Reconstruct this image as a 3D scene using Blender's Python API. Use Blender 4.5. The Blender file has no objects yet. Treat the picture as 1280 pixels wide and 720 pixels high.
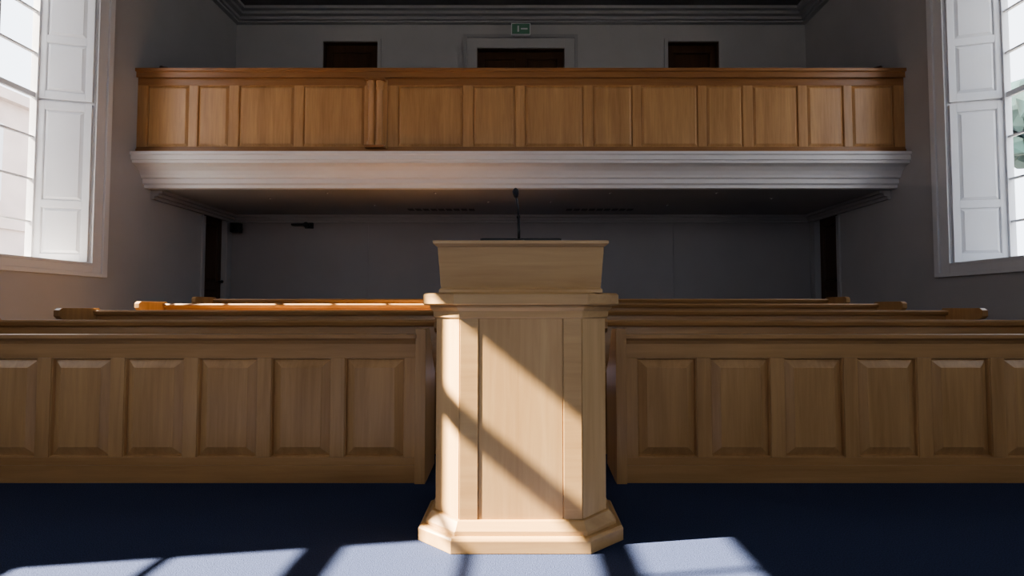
import bpy, bmesh, math, random
from mathutils import Vector, Matrix

# ------------------------------------------------------------------ helpers
def new_mat(name):
    m = bpy.data.materials.new(name); m.use_nodes = True
    nt = m.node_tree
    return m, nt, nt.nodes['Principled BSDF']

def plain(name, col, rough=0.6, noise=0.0, scale=6.0, bump=0.0, spec=0.5):
    m, nt, p = new_mat(name)
    p.inputs['Roughness'].default_value = rough
    p.inputs['Specular IOR Level'].default_value = spec
    tc = nt.nodes.new('ShaderNodeTexCoord')
    n = nt.nodes.new('ShaderNodeTexNoise'); n.inputs['Scale'].default_value = scale
    n.inputs['Detail'].default_value = 5
    nt.links.new(tc.outputs['Object'], n.inputs['Vector'])
    r = nt.nodes.new('ShaderNodeValToRGB')
    r.color_ramp.elements[0].position = 0.3; r.color_ramp.elements[1].position = 0.7
    r.color_ramp.elements[0].color = [c*(1-noise) for c in col]+[1]
    r.color_ramp.elements[1].color = [min(1, c*(1+noise)) for c in col]+[1]
    nt.links.new(n.outputs['Fac'], r.inputs['Fac'])
    nt.links.new(r.outputs['Color'], p.inputs['Base Color'])
    if bump > 0:
        b = nt.nodes.new('ShaderNodeBump'); b.inputs['Strength'].default_value = bump
        b.inputs['Distance'].default_value = 0.005
        nt.links.new(n.outputs['Fac'], b.inputs['Height']); nt.links.new(b.outputs['Normal'], p.inputs['Normal'])
    return m

def wood(name, dark, light, vertical=True, rough=0.34):
    m, nt, p = new_mat(name)
    tc = nt.nodes.new('ShaderNodeTexCoord')
    mp = nt.nodes.new('ShaderNodeMapping')
    mp.inputs['Scale'].default_value = (22, 22, 1.3) if vertical else (1.3, 22, 22)
    nt.links.new(tc.outputs['Object'], mp.inputs['Vector'])
    n = nt.nodes.new('ShaderNodeTexNoise'); n.inputs['Scale'].default_value = 1.6
    n.inputs['Detail'].default_value = 8; n.inputs['Roughness'].default_value = 0.6
    n.inputs['Distortion'].default_value = 0.6
    nt.links.new(mp.outputs[0], n.inputs['Vector'])
    mp2 = nt.nodes.new('ShaderNodeMapping')
    mp2.inputs['Scale'].default_value = (5.5, 5.5, 0.5) if vertical else (0.5, 5.5, 5.5)
    nt.links.new(tc.outputs['Object'], mp2.inputs['Vector'])
    n2 = nt.nodes.new('ShaderNodeTexNoise'); n2.inputs['Scale'].default_value = 1.2; n2.inputs['Detail'].default_value = 2
    nt.links.new(mp2.outputs[0], n2.inputs['Vector'])
    mx = nt.nodes.new('ShaderNodeMath'); mx.operation = 'ADD'
    m1 = nt.nodes.new('ShaderNodeMath'); m1.operation = 'MULTIPLY'; m1.inputs[1].default_value = 0.5
    m2 = nt.nodes.new('ShaderNodeMath'); m2.operation = 'MULTIPLY'; m2.inputs[1].default_value = 0.5
    nt.links.new(n.outputs['Fac'], m1.inputs[0]); nt.links.new(n2.outputs['Fac'], m2.inputs[0])
    nt.links.new(m1.outputs[0], mx.inputs[0]); nt.links.new(m2.outputs[0], mx.inputs[1])
    r = nt.nodes.new('ShaderNodeValToRGB')
    r.color_ramp.elements[0].position = 0.30; r.color_ramp.elements[1].position = 0.68
    r.color_ramp.elements[0].color = list(dark)+[1]; r.color_ramp.elements[1].color = list(light)+[1]
    nt.links.new(mx.outputs[0], r.inputs['Fac']); nt.links.new(r.outputs['Color'], p.inputs['Base Color'])
    p.inputs['Roughness'].default_value = rough
    b = nt.nodes.new('ShaderNodeBump'); b.inputs['Strength'].default_value = 0.08; b.inputs['Distance'].default_value = 0.002
    nt.links.new(n.outputs['Fac'], b.inputs['Height']); nt.links.new(b.outputs['Normal'], p.inputs['Normal'])
    return m

LV = wood('lectern_wood_vertical', (.44,.27,.12), (.60,.40,.20), True)
LH = wood('lectern_wood_horizontal', (.40,.24,.105), (.54,.355,.17), False)
PV = wood('pew_oak_vertical', (.34,.19,.080), (.52,.32,.15), True)
PH = wood('pew_oak_horizontal', (.31,.17,.070), (.46,.275,.125), False)
BV = wood('balcony_oak_vertical', (.38,.20,.085), (.60,.355,.165), True)
BH = wood('balcony_oak_horizontal', (.25,.115,.046), (.38,.195,.082), False)
DK = wood('dark_door_wood', (.050,.026,.015), (.10,.053,.028), True)
WALL = plain('wall_paint', (.42,.415,.425), .85, .03, 2.0)
WHITE = plain('white_joinery_paint', (.66,.67,.70), .45, .02, 3.0)
CORN = plain('cornice_paint', (.70,.68,.69), .55, .02, 3.0)
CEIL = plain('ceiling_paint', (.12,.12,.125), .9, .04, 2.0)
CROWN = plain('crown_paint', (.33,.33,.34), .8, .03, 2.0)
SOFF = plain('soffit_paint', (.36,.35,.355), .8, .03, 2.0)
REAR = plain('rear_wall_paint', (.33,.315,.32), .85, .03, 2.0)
CARPET = plain('navy_carpet', (.040,.055,.112), .95, .40, 200, .8, .15)
BLACK = plain('black_plastic', (.012,.012,.014), .4, .1, 30)
VENT = plain('vent_grey', (.12,.12,.12), .6, .1, 30)
GROUND = plain('pavement', (.30,.29,.26), .9, .15, 1.0)
GREEN = plain('exit_green', (.12,.26,.19), .5, .1, 10)
LEAF = plain('foliage', (.012,.04,.042), .8, .6, 1.5)
BARK = plain('bark', (.08,.06,.045), .9, .4, 8)
STONE = plain('facade_render', (.60,.50,.47), .9, .12, 1.2)
def emis(name, col, s):
    m, nt, p = new_mat(name)
    p.inputs['Emission Color'].default_value = col+(1,); p.inputs['Emission Strength'].default_value = s
    return m
LAMP = emis('downlight_lens', (1,.95,.85), .2)
def glassmat():
    m = bpy.data.materials.new('window_glass'); m.use_nodes = True; nt = m.node_tree
    nt.nodes.clear(); o = nt.nodes.new('ShaderNodeOutputMaterial')
    t = nt.nodes.new('ShaderNodeBsdfTransparent'); g = nt.nodes.new('ShaderNodeBsdfGlossy')
    g.inputs['Roughness'].default_value = .05
    mx = nt.nodes.new('ShaderNodeMixShader'); mx.inputs[0].default_value = .05
    nt.links.new(t.outputs[0], mx.inputs[1]); nt.links.new(g.outputs[0], mx.inputs[2]); nt.links.new(mx.outputs[0], o.inputs[0])
    return m
GLASS = glassmat()

class B:
    def __init__(s, M=None):
        s.bm = bmesh.new(); s.mats = []; s.M = M or Matrix.Identity(4)
    def mi(s, m):
        if m not in s.mats: s.mats.append(m)
        return s.mats.index(m)
    def loft(s, loops, mat, cap=True, smooth=False):
        k = s.mi(mat); rings = []
        for L in loops: rings.append([s.bm.verts.new(s.M @ Vector(p)) for p in L])
        n = len(rings[0]); fs = []
        for a, b in zip(rings, rings[1:]):
            for i in range(n):
                f = s.bm.faces.new((a[i], a[(i+1) % n], b[(i+1) % n], b[i])); f.smooth = smooth; fs.append(f)
        if cap:
            fs.append(s.bm.faces.new(rings[0][::-1])); fs.append(s.bm.faces.new(rings[-1]))
        for f in fs: f.material_index = k
    def box(s, x0, x1, y0, y1, z0, z1, mat):
        s.loft([[(x0,y0,z),(x1,y0,z),(x1,y1,z),(x0,y1,z)] for z in (z0, z1)], mat)
    def rod(s, pts, radii, mat, n=16):
        loops = []
        for i, p in enumerate(pts):
            p = Vector(p); a = Vector(pts[max(i-1, 0)]); c = Vector(pts[min(i+1, len(pts)-1)])
            t = (c-a).normalized(); u = t.orthogonal() if abs(t.y) > .9 else Vector((0,1,0)).cross(t); u.normalize(); v = t.cross(u)
            loops.append([p+radii[i]*(math.cos(2*math.pi*j/n)*u+math.sin(2*math.pi*j/n)*v) for j in range(n)])
        s.loft(loops, mat, True, True)
    def panel(s, x0, x1, z0, z1, yf, mat, rec=.016, bev=.035):
        mo = .009
        def R(i, y): return [(x0+i, y, z0+i), (x1-i, y, z0+i), (x1-i, y, z1-i), (x0+i, y, z1-i)]
        s.loft([R(-.002, yf+.03), R(-.002, yf+rec*.3), R(mo*.6, yf+rec*.2), R(mo, yf+rec*1.2), R(mo+.004, yf+rec), R(mo+bev, yf+.002), R(mo+bev+.002, yf-.001)], mat)
    def finish(s, name, bevel=0.0, parent=None):
        bmesh.ops.recalc_face_normals(s.bm, faces=s.bm.faces)
        me = bpy.data.meshes.new(name); s.bm.to_mesh(me); s.bm.free()
        for m in s.mats: me.materials.append(m)
        ob = bpy.data.objects.new(name, me); bpy.context.collection.objects.link(ob)
        if bevel:
            md = ob.modifiers.new('bevel', 'BEVEL'); md.width = bevel; md.segments = 2
            md.limit_method = 'ANGLE'; md.angle_limit = math.radians(40)
        if parent: ob.parent = parent
        return ob

def empty(name, loc=(0,0,0)):
    e = bpy.data.objects.new(name, None); e.empty_display_size = .1; bpy.context.collection.objects.link(e); return e

W = 5.10; YB = 9.0; YF = -4.8; ZC = 6.26; T = .62
R0 = 2.99; SL = .0757
def fz(y): return max(0, (y-R0)*SL)

# ------------------------------------------------------------------ room shell
b = B()
b.loft([[(x,YF-.7,-.2),(x,YB+.3,-.2),(x,YB+.3,fz(YB+.3)),(x,R0,0),(x,YF-.7,0)] for x in (-W-T, W+T)], CARPET)
b.finish('floor')
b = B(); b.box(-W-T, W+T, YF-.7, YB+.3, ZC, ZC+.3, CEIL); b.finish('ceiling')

WIN_Y = (-3.4, .80, 5.2)       # window centres, side walls
FILL_WIN_X = (-1.9, 1.9)         # centres of unseen windows added behind the camera as fill light
HG = .70; HO = .85; ZS = 1.5; ZH = 5.45
DOOR = (8.2, 8.8, 0.0, 2.54)
holes = [(c-HO, c+HO, ZS, ZH) for c in WIN_Y] + [DOOR]
for nm, sx in (('left', -1), ('right', 1)):
    b = B(Matrix.Diagonal((sx, 1, 1, 1)))
    y = YF-T
    for (a, c, z0, z1) in sorted(holes):
        b.box(W, W+T, y, a, -.1, ZC, WALL)
        if z0 > 0: b.box(W, W+T, a, c, -.1, z0, WALL)
        b.box(W, W+T, a, c, z1, ZC, WALL); y = c
    b.box(W, W+T, y, YB+.3, -.1, ZC, WALL)
    b.finish('wall_'+nm)
DW = [(-3.53,-2.56,3.4,5.76), (-.78,.78,3.4,5.64), (2.63,3.54,3.4,5.76)]
b = B(); x = -W
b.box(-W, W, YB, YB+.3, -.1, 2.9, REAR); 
for (a, c, z0, z1) in DW:
    b.box(x, a, YB, YB+.3, 2.9, ZC, WALL); b.box(a, c, YB, YB+.3, 2.9, z0, WALL); b.box(a, c, YB, YB+.3, z1, ZC, WALL); x = c
b.box(x, W, YB, YB+.3, 2.9, ZC, WALL)
b.finish('wall_back')
b = B(); x = -W
for cx in FILL_WIN_X:
    b.box(x, cx-HO, YF-T, YF, -.1, ZC, WALL); b.box(cx-HO, cx+HO, YF-T, YF, -.1, ZS, WALL); b.box(cx-HO, cx+HO, YF-T, YF, ZH, ZC, WALL); x = cx+HO
b.box(x, W, YF-T, YF, -.1, ZC, WALL)
b.finish('wall_front')
b = B()
for x in (-2.7, 2.7): b.box(x-.012, x+.012, YB-.012, YB, fz(YB), 2.55, REAR)
b.finish('trim_1')
b = B()
for i, (p, z0, z1) in enumerate(((.05,2.50,2.54), (.10,2.54,2.58), (.16,2.58,2.62))):
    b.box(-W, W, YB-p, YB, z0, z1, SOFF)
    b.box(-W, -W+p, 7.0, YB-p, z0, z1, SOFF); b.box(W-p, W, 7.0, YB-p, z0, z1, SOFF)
b.finish('trim_2')
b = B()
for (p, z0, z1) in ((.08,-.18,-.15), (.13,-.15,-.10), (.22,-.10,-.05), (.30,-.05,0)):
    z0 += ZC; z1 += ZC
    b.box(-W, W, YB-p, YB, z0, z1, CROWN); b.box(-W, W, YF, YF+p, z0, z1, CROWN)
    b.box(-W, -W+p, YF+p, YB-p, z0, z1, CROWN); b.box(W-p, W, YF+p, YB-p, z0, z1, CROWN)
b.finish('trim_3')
for nm, sx in (('left', -1), ('right', 1)):
    b = B(Matrix.Diagonal((sx, 1, 1, 1)))
    b.box(W-.02, W, YF, R0, 0, .18, WHITE)
    b.loft([[(xx,R0,0),(xx,8.1,fz(8.1)),(xx,8.1,fz(8.1)+.18),(xx,R0,.18)] for xx in (W-.02, W)], WHITE)
    b.finish('baseboard_'+nm)
b = B(); b.box(-W+.02, W-.02, YB-.02, YB, fz(YB-.02), fz(YB)+.18, WHITE); b.finish('baseboard_back')

# ------------------------------------------------------------------ windows
def window(idx, M0, thick=(4,), th=.03):
    root = empty('window_%d' % idx)
    b = B(M0)
    x = -W
    for (w0, w1, d) in ((0, .13, .022), (.13, .20, .045)):
        a, c = HO+w0, HO+w1; zt0, zt1 = ZH+w0, ZH+w1; zb0, zb1 = ZS-w0*.65, ZS-w1*.65
        b.box(x, x+d, -c, -a, zb1, zt1, WHITE); b.box(x, x+d, a, c, zb1, zt1, WHITE)
        b.box(x, x+d, -a, a, zt0, zt1, WHITE); b.box(x, x+d, -a, a, zb1, zb0, WHITE)
    b.box(x-.5, x+.03, -HO, HO, ZS-.0, ZS+.03, WHITE)
    b.finish('architrave', .004, root)
    ang = math.atan2(HO-HG, .56); Lw = math.hypot(HO-HG, .56)
    for s in (1, -1):
        MM = M0 @ Matrix.Diagonal((1, s, 1, 1))
        b = B(MM)
        b.loft([[(-W, HO, z), (-W-T, HO, z), (-W-T, HG, z), (-W-.56, HG, z)] for z in (ZS+.03, ZH)], WHITE)
        b.finish('reveal', 0, root)
        b = B(MM @ Matrix.Translation((-W-.56, HG, 0)) @ Matrix.Rotation(ang, 4, 'Z'))
        f = -.032
        leafs = [(ZS+.04, 3.42), (3.45, ZH-.01)]
        for (z0, z1) in leafs:
            st = .07
            b.box(.02, .02+st, f, 0, z0, z1, WHITE); b.box(Lw-.02-st, Lw-.02, f, 0, z0, z1, WHITE)
            mid = z0+(z1-z0)*.36
            cuts = [(z0+.09, mid-.04), (mid+.04, z1-.09)]
            b.box(.02+st, Lw-.02-st, f, 0, z0, z0+.09, WHITE); b.box(.02+st, Lw-.02-st, f, 0, mid-.04, mid+.04, WHITE)
            b.box(.02+st, Lw-.02-st, f, 0, z1-.09, z1, WHITE)
            for (p0, p1) in cuts: b.panel(.02+st, Lw-.02-st, p0, p1, f, WHITE, .014, .03)
        b.finish('shutter', .002, root)
    b = B(M0)
    xa, xb = -W-.60, -W-.52
    b.box(xa, xb, -HG, -HG+.045, ZS+.03, ZH, WHITE); b.box(xa, xb, HG-.045, HG, ZS+.03, ZH, WHITE)
    b.box(xa, xb, -HG, HG, ZH-.045, ZH, WHITE); b.box(xa, xb, -HG, HG, ZS+.03, ZS+.09, WHITE)
    b.finish('frame', .002, root)
    b = B(M0)
    pz = (ZH-ZS)/8
    xm = -W-.56
    for i in range(1, 8):
        z = ZS+i*pz
        h = th if i in thick else .011
        b.box(xm-.02, xm+.02, -HG+.04, HG-.04, z-h, z+h, WHITE)
    for yy in (-.225, .225):
        b.box(xm-.018, xm+.018, yy-.011, yy+.011, ZS+.08, ZH-.04, WHITE)
    b.finish('sash_bars', 0, root)
    b = B(M0); b.box(xm-.003, xm+.003, -HG+.04, HG-.04, ZS+.08, ZH-.04, GLASS); b.finish('glass', 0, root)
    l = bpy.data.lights.new('sky_portal', 'AREA'); l.shape = 'RECTANGLE'; l.size = ZH-ZS; l.size_y = 2*HG
    l.cycles.is_portal = True
    o = bpy.data.objects.new('sky_portal', l); bpy.context.collection.objects.link(o)
    pos = M0 @ Vector((-W-.66, 0, (ZS+ZH)/2)); inward = (M0.to_3x3() @ Vector((1,0,0))).normalized()
    zax = -inward; xax = Vector((0,0,1)); yax = zax.cross(xax)
    R = Matrix((xax, yax, zax)).transposed().to_4x4()
    o.matrix_world = Matrix.Translation(pos) @ R
    o.parent = root
i = 1
for cy in WIN_Y:
    for sx in (-1, 1):
        M0 = Matrix.Translation((0, cy, 0)) @ Matrix.Diagonal((-sx, 1, 1, 1))
        if cy == WIN_Y[1]: window(i, M0, (1, 3, 5, 7), .058)
        else: window(i, M0)
        i += 1
for cx in FILL_WIN_X:  # unseen windows, put in to brighten pew and lectern fronts
    window(i, Matrix.Translation((cx, YF+W, 0)) @ Matrix.Rotation(math.pi/2, 4, 'Z')); i += 1

# ------------------------------------------------------------------ doors
def door_leaf(b, x0, x1, z0, z1, yf, mat, cols=1):
    n = cols; wd = (x1-x0)/n
    b.box(x0-.01, x1+.01, yf+.03, yf+.09, z0-.02, z1+.02, mat)
    for k in range(n):
        a = x0+k*wd+.004; c = x0+(k+1)*wd-.004; st = .1
        b.box(a, a+st, yf, yf+.045, z0, z1, mat); b.box(c-st, c, yf, yf+.045, z0, z1, mat)
        mid = z0+(z1-z0)*.45
        b.box(a+st, c-st, yf, yf+.045, z0, z0+.2, mat); b.box(a+st, c-st, yf, yf+.045, mid-.07, mid+.07, mat); b.box(a+st, c-st, yf, yf+.045, z1-.12, z1, mat)
        b.panel(a+st, c-st, z0+.2, mid-.07, yf, mat); b.panel(a+st, c-st, mid+.07, z1-.12, yf, mat)
        hx = c-.05 if k == 0 else a+.05
        b.rod([(hx, yf, z0+1.0), (hx, yf-.03, z0+1.0), (hx, yf-.05, z0+1.0), (hx, yf-.07, z0+1.0)], [.012,.012,.028,.02], BLACK, 12)
k = 1
for (a, c, z0, z1) in DW:
    root = empty('door_%d' % k); k += 1
    b = B(); door_leaf(b, a+.01, c-.01, z0+.02, z1-.02, YB+.08, DK, 2 if c-a > 1.2 else 1); b.finish('leaf', .002, root)
    fw = .21 if c-a > 1.2 else .06
    b = B()
    b.box(a, a+.012, YB-.004, YB+.1, z0, z1, DK); b.box(c-.012, c, YB-.004, YB+.1, z0, z1, DK); b.box(a, c, YB-.004, YB+.1, z1-.012, z1, DK)
    b.box(a-fw, a, YB-.035, YB, z0, z1+fw, WALL); b.box(c, c+fw, YB-.035, YB, z0, z1+fw, WALL); b.box(a, c, YB-.035, YB, z1, z1+fw, WALL)
    if fw > .1:
        b.box(a-fw-.03, a-fw+.03, YB-.06, YB, z0, z1+fw+.03, CROWN); b.box(c+fw-.03, c+fw+.03, YB-.06, YB, z0, z1+fw+.03, CROWN)
        b.box(a-fw+.03, c+fw-.03, YB-.06, YB, z1+fw-.03, z1+fw+.03, CROWN)
    b.finish('frame', .003, root)
for sx in (-1, 1):
    root = empty('door_%d' % k); k += 1
    R = Matrix.Rotation(math.pi/2 if sx < 0 else -math.pi/2, 4, 'Z')
    M = Matrix.Translation((sx*W, 8.5, 0)) @ R
    fl = fz(8.8)+.01
    b = B(M); door_leaf(b, -.29, .29, fl, 2.52, .06, DK); b.finish('leaf', .002, root)
    b = B(M)
    b.box(-.37, -.30, -.03, 0, fz(8.8), 2.48, WALL); b.box(.30, .37, -.03, 0, fz(8.8), 2.48, WALL)
    b.finish('frame', .003, root)

# ------------------------------------------------------------------ gallery (balcony)
gal = empty('balcony')
YG = 6.71; d = YG-6.77
b = B()
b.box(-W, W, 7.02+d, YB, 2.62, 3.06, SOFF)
b.box(-W, W, 7.9, YB, 3.06, 3.4, CARPET)
b.finish('gallery_deck', 0, gal)
prof = [(7.02,2.62),(6.93,2.62),(6.93,2.66),(6.90,2.68),(6.90,2.74),(6.87,2.75),(6.86,2.78),(6.83,2.83),(6.78,2.875),(6.72,2.90),(6.70,2.90),(6.70,2.935),
        (6.68,2.94),(6.68,3.0),(6.66,3.01),(6.66,3.045),(6.72,3.063),(7.02,3.063)]
b = B(); b.loft([[(x, y+d, z) for (y, z) in prof] for x in (-W, W)], CORN); b.finish('cornice', 0, gal)
def gx(px): return (px-651)*YG/640
b = B()
z0, z1 = 3.063, 4.175
b.box(-W, W, YG+.03, YG+.13, z0, z1-.05, BH)
pz0, pz1 = 3.135, 3.965
b.box(-W, W, YG, YG+.03, z0, pz0, BH); b.box(-W, W, YG, YG+.03, pz1, z1-.03, BH)
b.box(-W, W, YG-.015, YG, z0, z0+.045, BH)
cap = [(YG-.06,z1),(YG+.2,z1),(YG+.2,z1-.045),(YG-.0,z1-.06),(YG-.02,z1-.11),(YG-.035,z1-.12),(YG-.035,z1-.045),(YG-.06,z1-.04)]
b.loft([[(x, y, z) for (y, z) in cap] for x in (-W, W)], BH)
pans = [(176,230),(241,281),(293,364),(375,453),(495,578),(590,645),(656,731),(742,793),(803,876),(886,933),(945,1003),(1014,1061),(1071,1125)]
prev = -W
for (p, q) in pans:
    a, c = gx(p), gx(q)
    b.box(prev, a, YG, YG+.03, pz0, pz1, BV)
    b.panel(a, c, pz0, pz1, YG, BV, .018, .03)
    prev = c
b.box(prev, W, YG, YG+.03, pz0, pz1, BV)
b.finish('parapet', .003, gal)
b = B()
cx = gx(468)
b.box(cx-.13, cx+.15, YG-.03, YG, pz0-.03, pz1+.06, BV)
for dx in (-.055, .055):
    zs = [pz0, pz0+.05, pz0+.08, pz0+.12, pz1-.1, pz1-.06, pz1-.03, pz1+.03]
    rr = [.055,.055,.04,.043,.040,.052,.045,.058]
    b.rod([(cx+dx, YG-.035, z) for z in zs], rr, BV, 20)
b.box(cx-.13, cx+.13, YG-.1, YG, pz0-.03, pz0, BH); b.box(cx-.13, cx+.13, YG-.1, YG, pz1+.03, pz1+.06, BH)
b.finish('pilaster', .002, gal)
# wall handrails either end of the gallery
b = B()
for sx in (-1, 1):
    x = sx*4.98
    b.rod([(x,6.95,4.26),(x,6.98,4.32),(x,7.06,4.345),(x,7.5,4.40),(x,8.9,4.65)], [.03,.038,.038,.03,.03], DK, 16)
    for y, z in ((7.1,4.32),(8.6,4.57)): b.box(min(x,sx*W), max(x,sx*W), y-.02, y+.02, z-.03, z+.01, DK)
b.finish('wall_handrail', .002, gal)
b = B()
for (x, y) in ((-2.72,7.15),(-1.2,7.15),(1.25,7.15),(2.75,7.15),(-2.3,8.0),(-.5,7.75),(.45,7.75),(2.3,8.0),(-3.7,7.5),(3.7,7.5)):
    b.rod([(x,y,2.622),(x,y,2.612)], [.03,.03], SOFF, 16); b.rod([(x,y,2.612),(x,y,2.609)], [.009,.009], LAMP, 12)
b.finish('downlights', 0, gal)
b = B()
for x in (-1.3, 1.3):
    for k2 in range(9): b.box(x-.55+k2*.125, x-.55+k2*.125+.09, 8.3, 8.45, 2.612, 2.622, VENT)
b.finish('ceiling_vents', 0, gal)

b = B(); b.box(-.17, .17, 8.82, 8.88, 5.80, 6.01, WHITE); b.box(-.155, .155, 8.815, 8.82, 5.815, 5.995, GREEN)
b.box(-.06, -.03, 8.813, 8.815, 5.85, 5.96, WHITE); b.box(.0, .12, 8.813, 8.815, 5.89, 5.92, WHITE)
b.box(-.03, .03, 8.88, YB, 5.93, 5.98, WHITE)
b.finish('exit_sign', .003)
b = B(); b.box(-4.98, -4.83, 8.72, 8.84, 2.30, 2.46, BLACK); b.rod([(-4.9,8.72,2.38),(-4.9,8.705,2.38)], [.055,.05], BLACK); b.box(-5.0,-4.9,8.84,8.98,2.36,2.40,BLACK); b.finish('wall_speaker', .006)
b = B(); b.box(-4.0, -3.78, 8.86, 8.98, 2.44, 2.47, BLACK); b.rod([(-3.72,8.98,2.46),(-3.72,8.9,2.46),(-3.72,8.82,2.44),(-3.72,8.80,2.44)], [.02,.02,.05,.045], BLACK); b.box(-3.8,-3.66,8.96,YB,2.40,2.50,BLACK); b.finish('security_camera', .004)

# ------------------------------------------------------------------ front pew screens
XI = .545; XO = 4.05
def pew_front(sx, name):
    b = B(Matrix.Diagonal((sx, 1, 1, 1)))
    yf = 2.977; H = .847
    xs = XI
    b.box(xs+.06, XO, yf+.025, yf+.05, .01, .80, PH)
    b.box(xs+.06, XO, yf, yf+.025, .0, .142, PH)
    b.box(xs+.06, XO, yf-.012, yf, .0, .10, PH)
    b.box(xs+.06, XO, yf, yf+.025, .712, .80, PH)
    cp = [(yf-.03,H),(yf+.08,H),(yf+.08,H-.03),(yf+.05,H-.045),(yf-.0,H-.055),(yf-.012,H-.035),(yf-.03,H-.022)]
    b.loft([[(x,y,z) for (y,z) in cp] for x in (xs+.05, XO)], PH)
    prev = xs+.06; x = .672
    while x+.345 < XO+.01:
        c = min(x+.345, XO-.04)
        b.box(prev, x, yf, yf+.025, .142, .712, PV); b.panel(x, c, .142, .712, yf, PV, .020, .045)
        prev = c; x += .425
    b.box(prev, XO, yf, yf+.025, .142, .712, PV)
    for (a, c) in ((xs, xs+.06), (XO, XO+.06)):
        b.loft([[(xx, yf-.03, 0), (xx, yf+.3, 0), (xx, yf+.3, .60), (xx, yf+.2, .70), (xx, yf+.12, H+.01), (xx, yf+.08, H+.035), (xx, yf-.03, H+.035)] for xx in (a, c)], PV)
    b.finish(name, .0025)
pew_front(-1, 'pew_front_screen'); pew_front(1, 'pew_front_screen')

def pew(sx, y):
    b = B(Matrix.Diagonal((sx, 1, 1, 1)))
    g = fz(y-.45); H = fz(y)+.84; g0 = fz(y)
    b.loft([[(x,y-.05,g0+.40),(x,y-.02,g0+.40),(x,y+.025,H-.03),(x,y-.0,H-.03)] for x in (XI+.05, XO-.05)], PH)
    b.loft([[(x,y-.03,H-.045),(x,y+.045,H-.045),(x,y+.05,H-.01),(x,y+.035,H),(x,y-.03,H),(x,y-.04,H-.015)] for x in (XI+.04, XO-.04)], PH)
    b.box(XI+.04, XO-.04, y-.47, y-.03, g0+.39, g0+.425, PH)
    b.box(XI+.04, XO-.04, y-.10, y-.07, g0, g0+.39, PH)
    b.box(XI+.04, XO-.04, y-.45, y-.425, g0+.31, g0+.39, PH)
    n = 8; st = (XO-XI-.1)/n
    for i in range(n+1): b.box(XI+.05+i*st-.02, XI+.05+i*st+.02, y+.005, y+.03, g0+.1, H-.05, PV) if 0 < i < n else None
    b.box(XI+.05, XO-.05, y-.02, y+.01, g0+.02, g0+.42, PH)
    for (a, c) in ((XI, XI+.05), (XO-.05, XO)):
        pr = [(y+.05,g0+.0),(y+.05,H+.0),(y+.03,H+.02),(y-.36,H+.02),(y-.39,H+.0),(y-.39,H-.05),(y-.36,H-.075),(y-.22,H-.10),(y-.17,H-.17),(y-.20,g0+.60),(y-.30,g0+.53),(y-.46,g0+.50),(y-.48,g0+.46),(y-.48,g)]
        b.loft([[(x,p,q) for (p,q) in pr] for x in (a, c)], PV)
    b.finish('pew', .003)
for r in range(1, 5):
    for sx in (-1, 1): pew(sx, 2.977+.927*r)

# ------------------------------------------------------------------ lectern
lec = empty('lectern')
def octo(hf, hs, y0, y1, ch, z):
    return [(-hf,y0,z),(hf,y0,z),(hs,y0+ch,z),(hs,y1-ch,z),(hf,y1,z),(-hf,y1,z),(-hs,y1-ch,z),(-hs,y0+ch,z)]
b = B()
def O(g, z): return octo(.258+g*.42, .379+g, 2.183-g, 2.615+g, .12+g*.15, z)
b.loft([O(.064,0), O(.064,.052), O(.055,.062)], LH)
b.loft([O(.037,.060), O(.037,.078), O(.012,.112), O(.0,.114)], LH)
b.finish('plinth', .003, lec)
b = B()
b.loft([O(-.006,.11), O(-.006,1.0)], LV)
yf = 2.183
b.box(-.258,-.181,yf-.002,yf+.01,.114,.965,LH); b.box(.181,.258,yf-.002,yf+.01,.114,.965,LH)
b.box(-.177,.177,yf+.001,yf+.01,.114,.965,LV)
for s in (-1,1):
    M = Matrix.Translation((s*.258, yf, 0)) @ Matrix.Rotation(s*math.atan2(.12,.121), 4, 'Z')
    bb = B(M); L = math.hypot(.12,.121)
    bb.box(min(0,s*L)+.004, max(0,s*L)-.004, -.002, .008, .114, .965, LV); bb.finish('side_board', .0015, lec)
b.finish('column', .0015, lec)
b = B()
b.loft([O(.004,.955), O(.010,.96), O(.012,.985), O(.026,1.0), O(.026,1.012)], LH)
b.loft([O(.045,1.012), O(.052,1.018), O(.052,1.058), O(.043,1.065)], LH)
b.finish('shelf_moulding', .002, lec)
b = B()
def Q(h, y0, y1, z): return [(-h,y0,z),(h,y0,z),(h,y1,z),(-h,y1,z)]
b.loft([Q(.346,2.162,2.60,1.065), Q(.346,2.162,2.60,1.078), Q(.339,2.17,2.595,1.084), Q(.350,2.142,2.61,1.258)], LH)
b.loft([Q(.352,2.138,2.62,1.258), Q(.366,2.118,2.63,1.268), Q(.366,2.118,2.63,1.281)], LH)
b.finish('desk', .0015, lec)
b = B()
b.loft([Q(.176,2.21,2.46,1.281), Q(.176,2.21,2.46,1.301)], BLACK)
b.box(-.17,.17,2.22,2.45,1.301,1.304,BLACK)
b.finish('reading_tablet', .003, lec)
b = B()
yy = 2.165; mx = -.008; q = 1.35
b.rod([(mx,yy,1.281),(mx,yy,1.289),(mx,yy,1.292)], [.024,.022,.012], BLACK, 20)
b.rod([(mx,yy,1.29),(mx,yy,1.33),(mx-.001,yy,1.38),(mx-.0015,yy,1.383),(mx-.0015,yy,1.392),(mx-.002,yy,1.395)], [.0046*q,.0046*q,.0044*q,.0062*q,.0062*q,.0035*q], BLACK, 12)
b.rod([(mx-.002,yy,1.394),(mx-.004,yy+.002,1.43),(mx-.008,yy,1.455),(mx-.012,yy-.006,1.475)], [.0032*q]*4, BLACK, 12)
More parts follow.
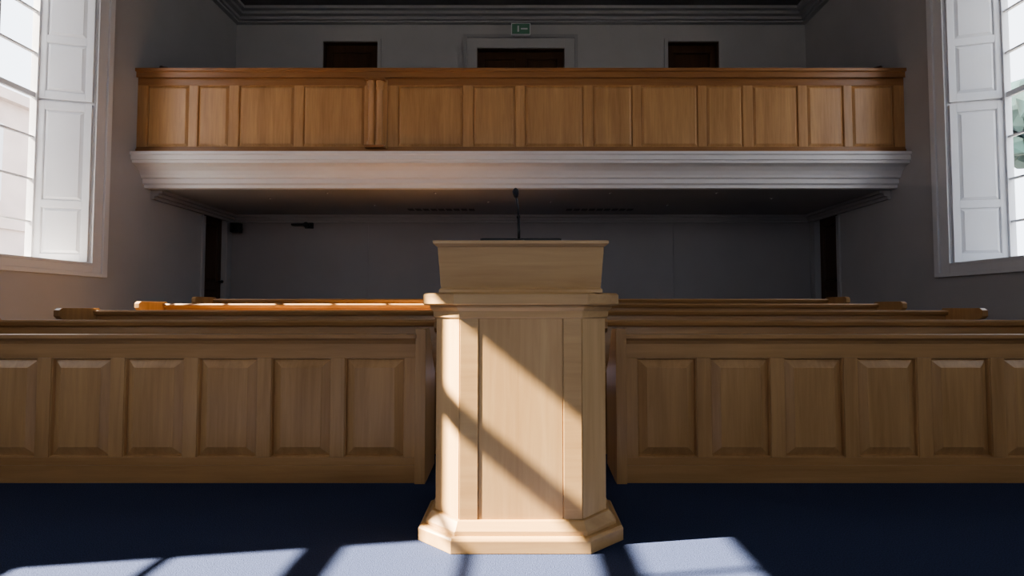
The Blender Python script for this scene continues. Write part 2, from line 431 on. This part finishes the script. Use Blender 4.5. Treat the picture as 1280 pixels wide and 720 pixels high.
b.rod([(mx-.011,yy-.004,1.468),(mx-.012,yy-.008,1.474),(mx-.013,yy-.014,1.482),(mx-.0135,yy-.022,1.492),(mx-.0135,yy-.028,1.499),(mx-.0135,yy-.032,1.502)], [.005,.010,.0130,.0140,.010,.004], BLACK, 16)
b.finish('gooseneck_microphone', 0, lec)

# ------------------------------------------------------------------ outside
b = B(); b.box(-40, 40, -40, 40, -.8, -.6, GROUND); b.finish('ground_outside')
random.seed(4)
tx, ty = 12.1, 11.2
b = B()
b.rod([(tx,ty,-.6),(tx,ty,2.5),(tx+.1,ty,4.6)], [.16,.12,.08], BARK, 12)
for q in range(22):
    c = Vector((tx+random.uniform(-.9,.9), ty+random.uniform(-1.0,1.0), random.uniform(4.5,5.7))); r = random.uniform(.35,.6)
    g = bmesh.ops.create_icosphere(b.bm, subdivisions=2, radius=1, matrix=Matrix.Translation(c) @ Matrix.Scale(r, 4))
    kk = b.mi(LEAF)
    for v in g['verts']:
        v.co += Vector((random.uniform(-.1,.1), random.uniform(-.1,.1), random.uniform(-.1,.1)))
        for f in v.link_faces: f.material_index = kk
b.finish('tree')
# terrace of buildings across the street, left side
b = B()
xf = -15.0
b.box(xf-6, xf, -6, 26, -.6, 7.2, STONE)
b.box(xf, xf+.25, -6, 26, 7.0, 7.3, STONE); b.box(xf, xf+.08, -6, 26, 3.3, 3.5, STONE)
for yy in range(-4, 25, 3):
    for (z0, z1) in ((.6,2.6),(4.2,6.2)):
        b.box(xf, xf+.04, yy-.62, yy+.62, z0-.12, z1+.12, WHITE)
        b.box(xf+.03, xf+.05, yy-.5, yy+.5, z0, z1, VENT)
        b.box(xf+.04, xf+.07, yy-.02, yy+.02, z0, z1, WHITE); b.box(xf+.04, xf+.07, yy-.5, yy+.5, (z0+z1)/2-.03, (z0+z1)/2+.03, WHITE)
b.finish('neighbouring_building')

# ------------------------------------------------------------------ light
w = bpy.data.worlds.new('sky'); bpy.context.scene.world = w; w.use_nodes = True
bg = w.node_tree.nodes['Background']; bg.inputs[0].default_value = (.84,.90,1.0,1); bg.inputs[1].default_value = 2.7
s = bpy.data.lights.new('sun', 'SUN'); s.energy = 46; s.angle = math.radians(.45); s.color = (1,.86,.68)
o = bpy.data.objects.new('sun', s); bpy.context.collection.objects.link(o)
o.location = (-12, 0, 10)
o.rotation_euler = Vector((1,.15,-.82)).to_track_quat('-Z','Y').to_euler()

# ------------------------------------------------------------------ camera
cam = bpy.data.cameras.new('camera'); cam.sensor_width = 36; cam.lens = 18.0; cam.shift_x = -11/1280; cam.clip_start = .05
co = bpy.data.objects.new('camera', cam); bpy.context.collection.objects.link(co)
co.location = (0,0,1.0); co.rotation_euler = (math.radians(90)+math.atan(25/640), 0, 0)
bpy.context.scene.camera = co
bpy.context.scene.view_settings.view_transform = 'AgX'
bpy.context.scene.view_settings.look = 'AgX - Medium High Contrast'
bpy.context.scene.view_settings.exposure = 0.6
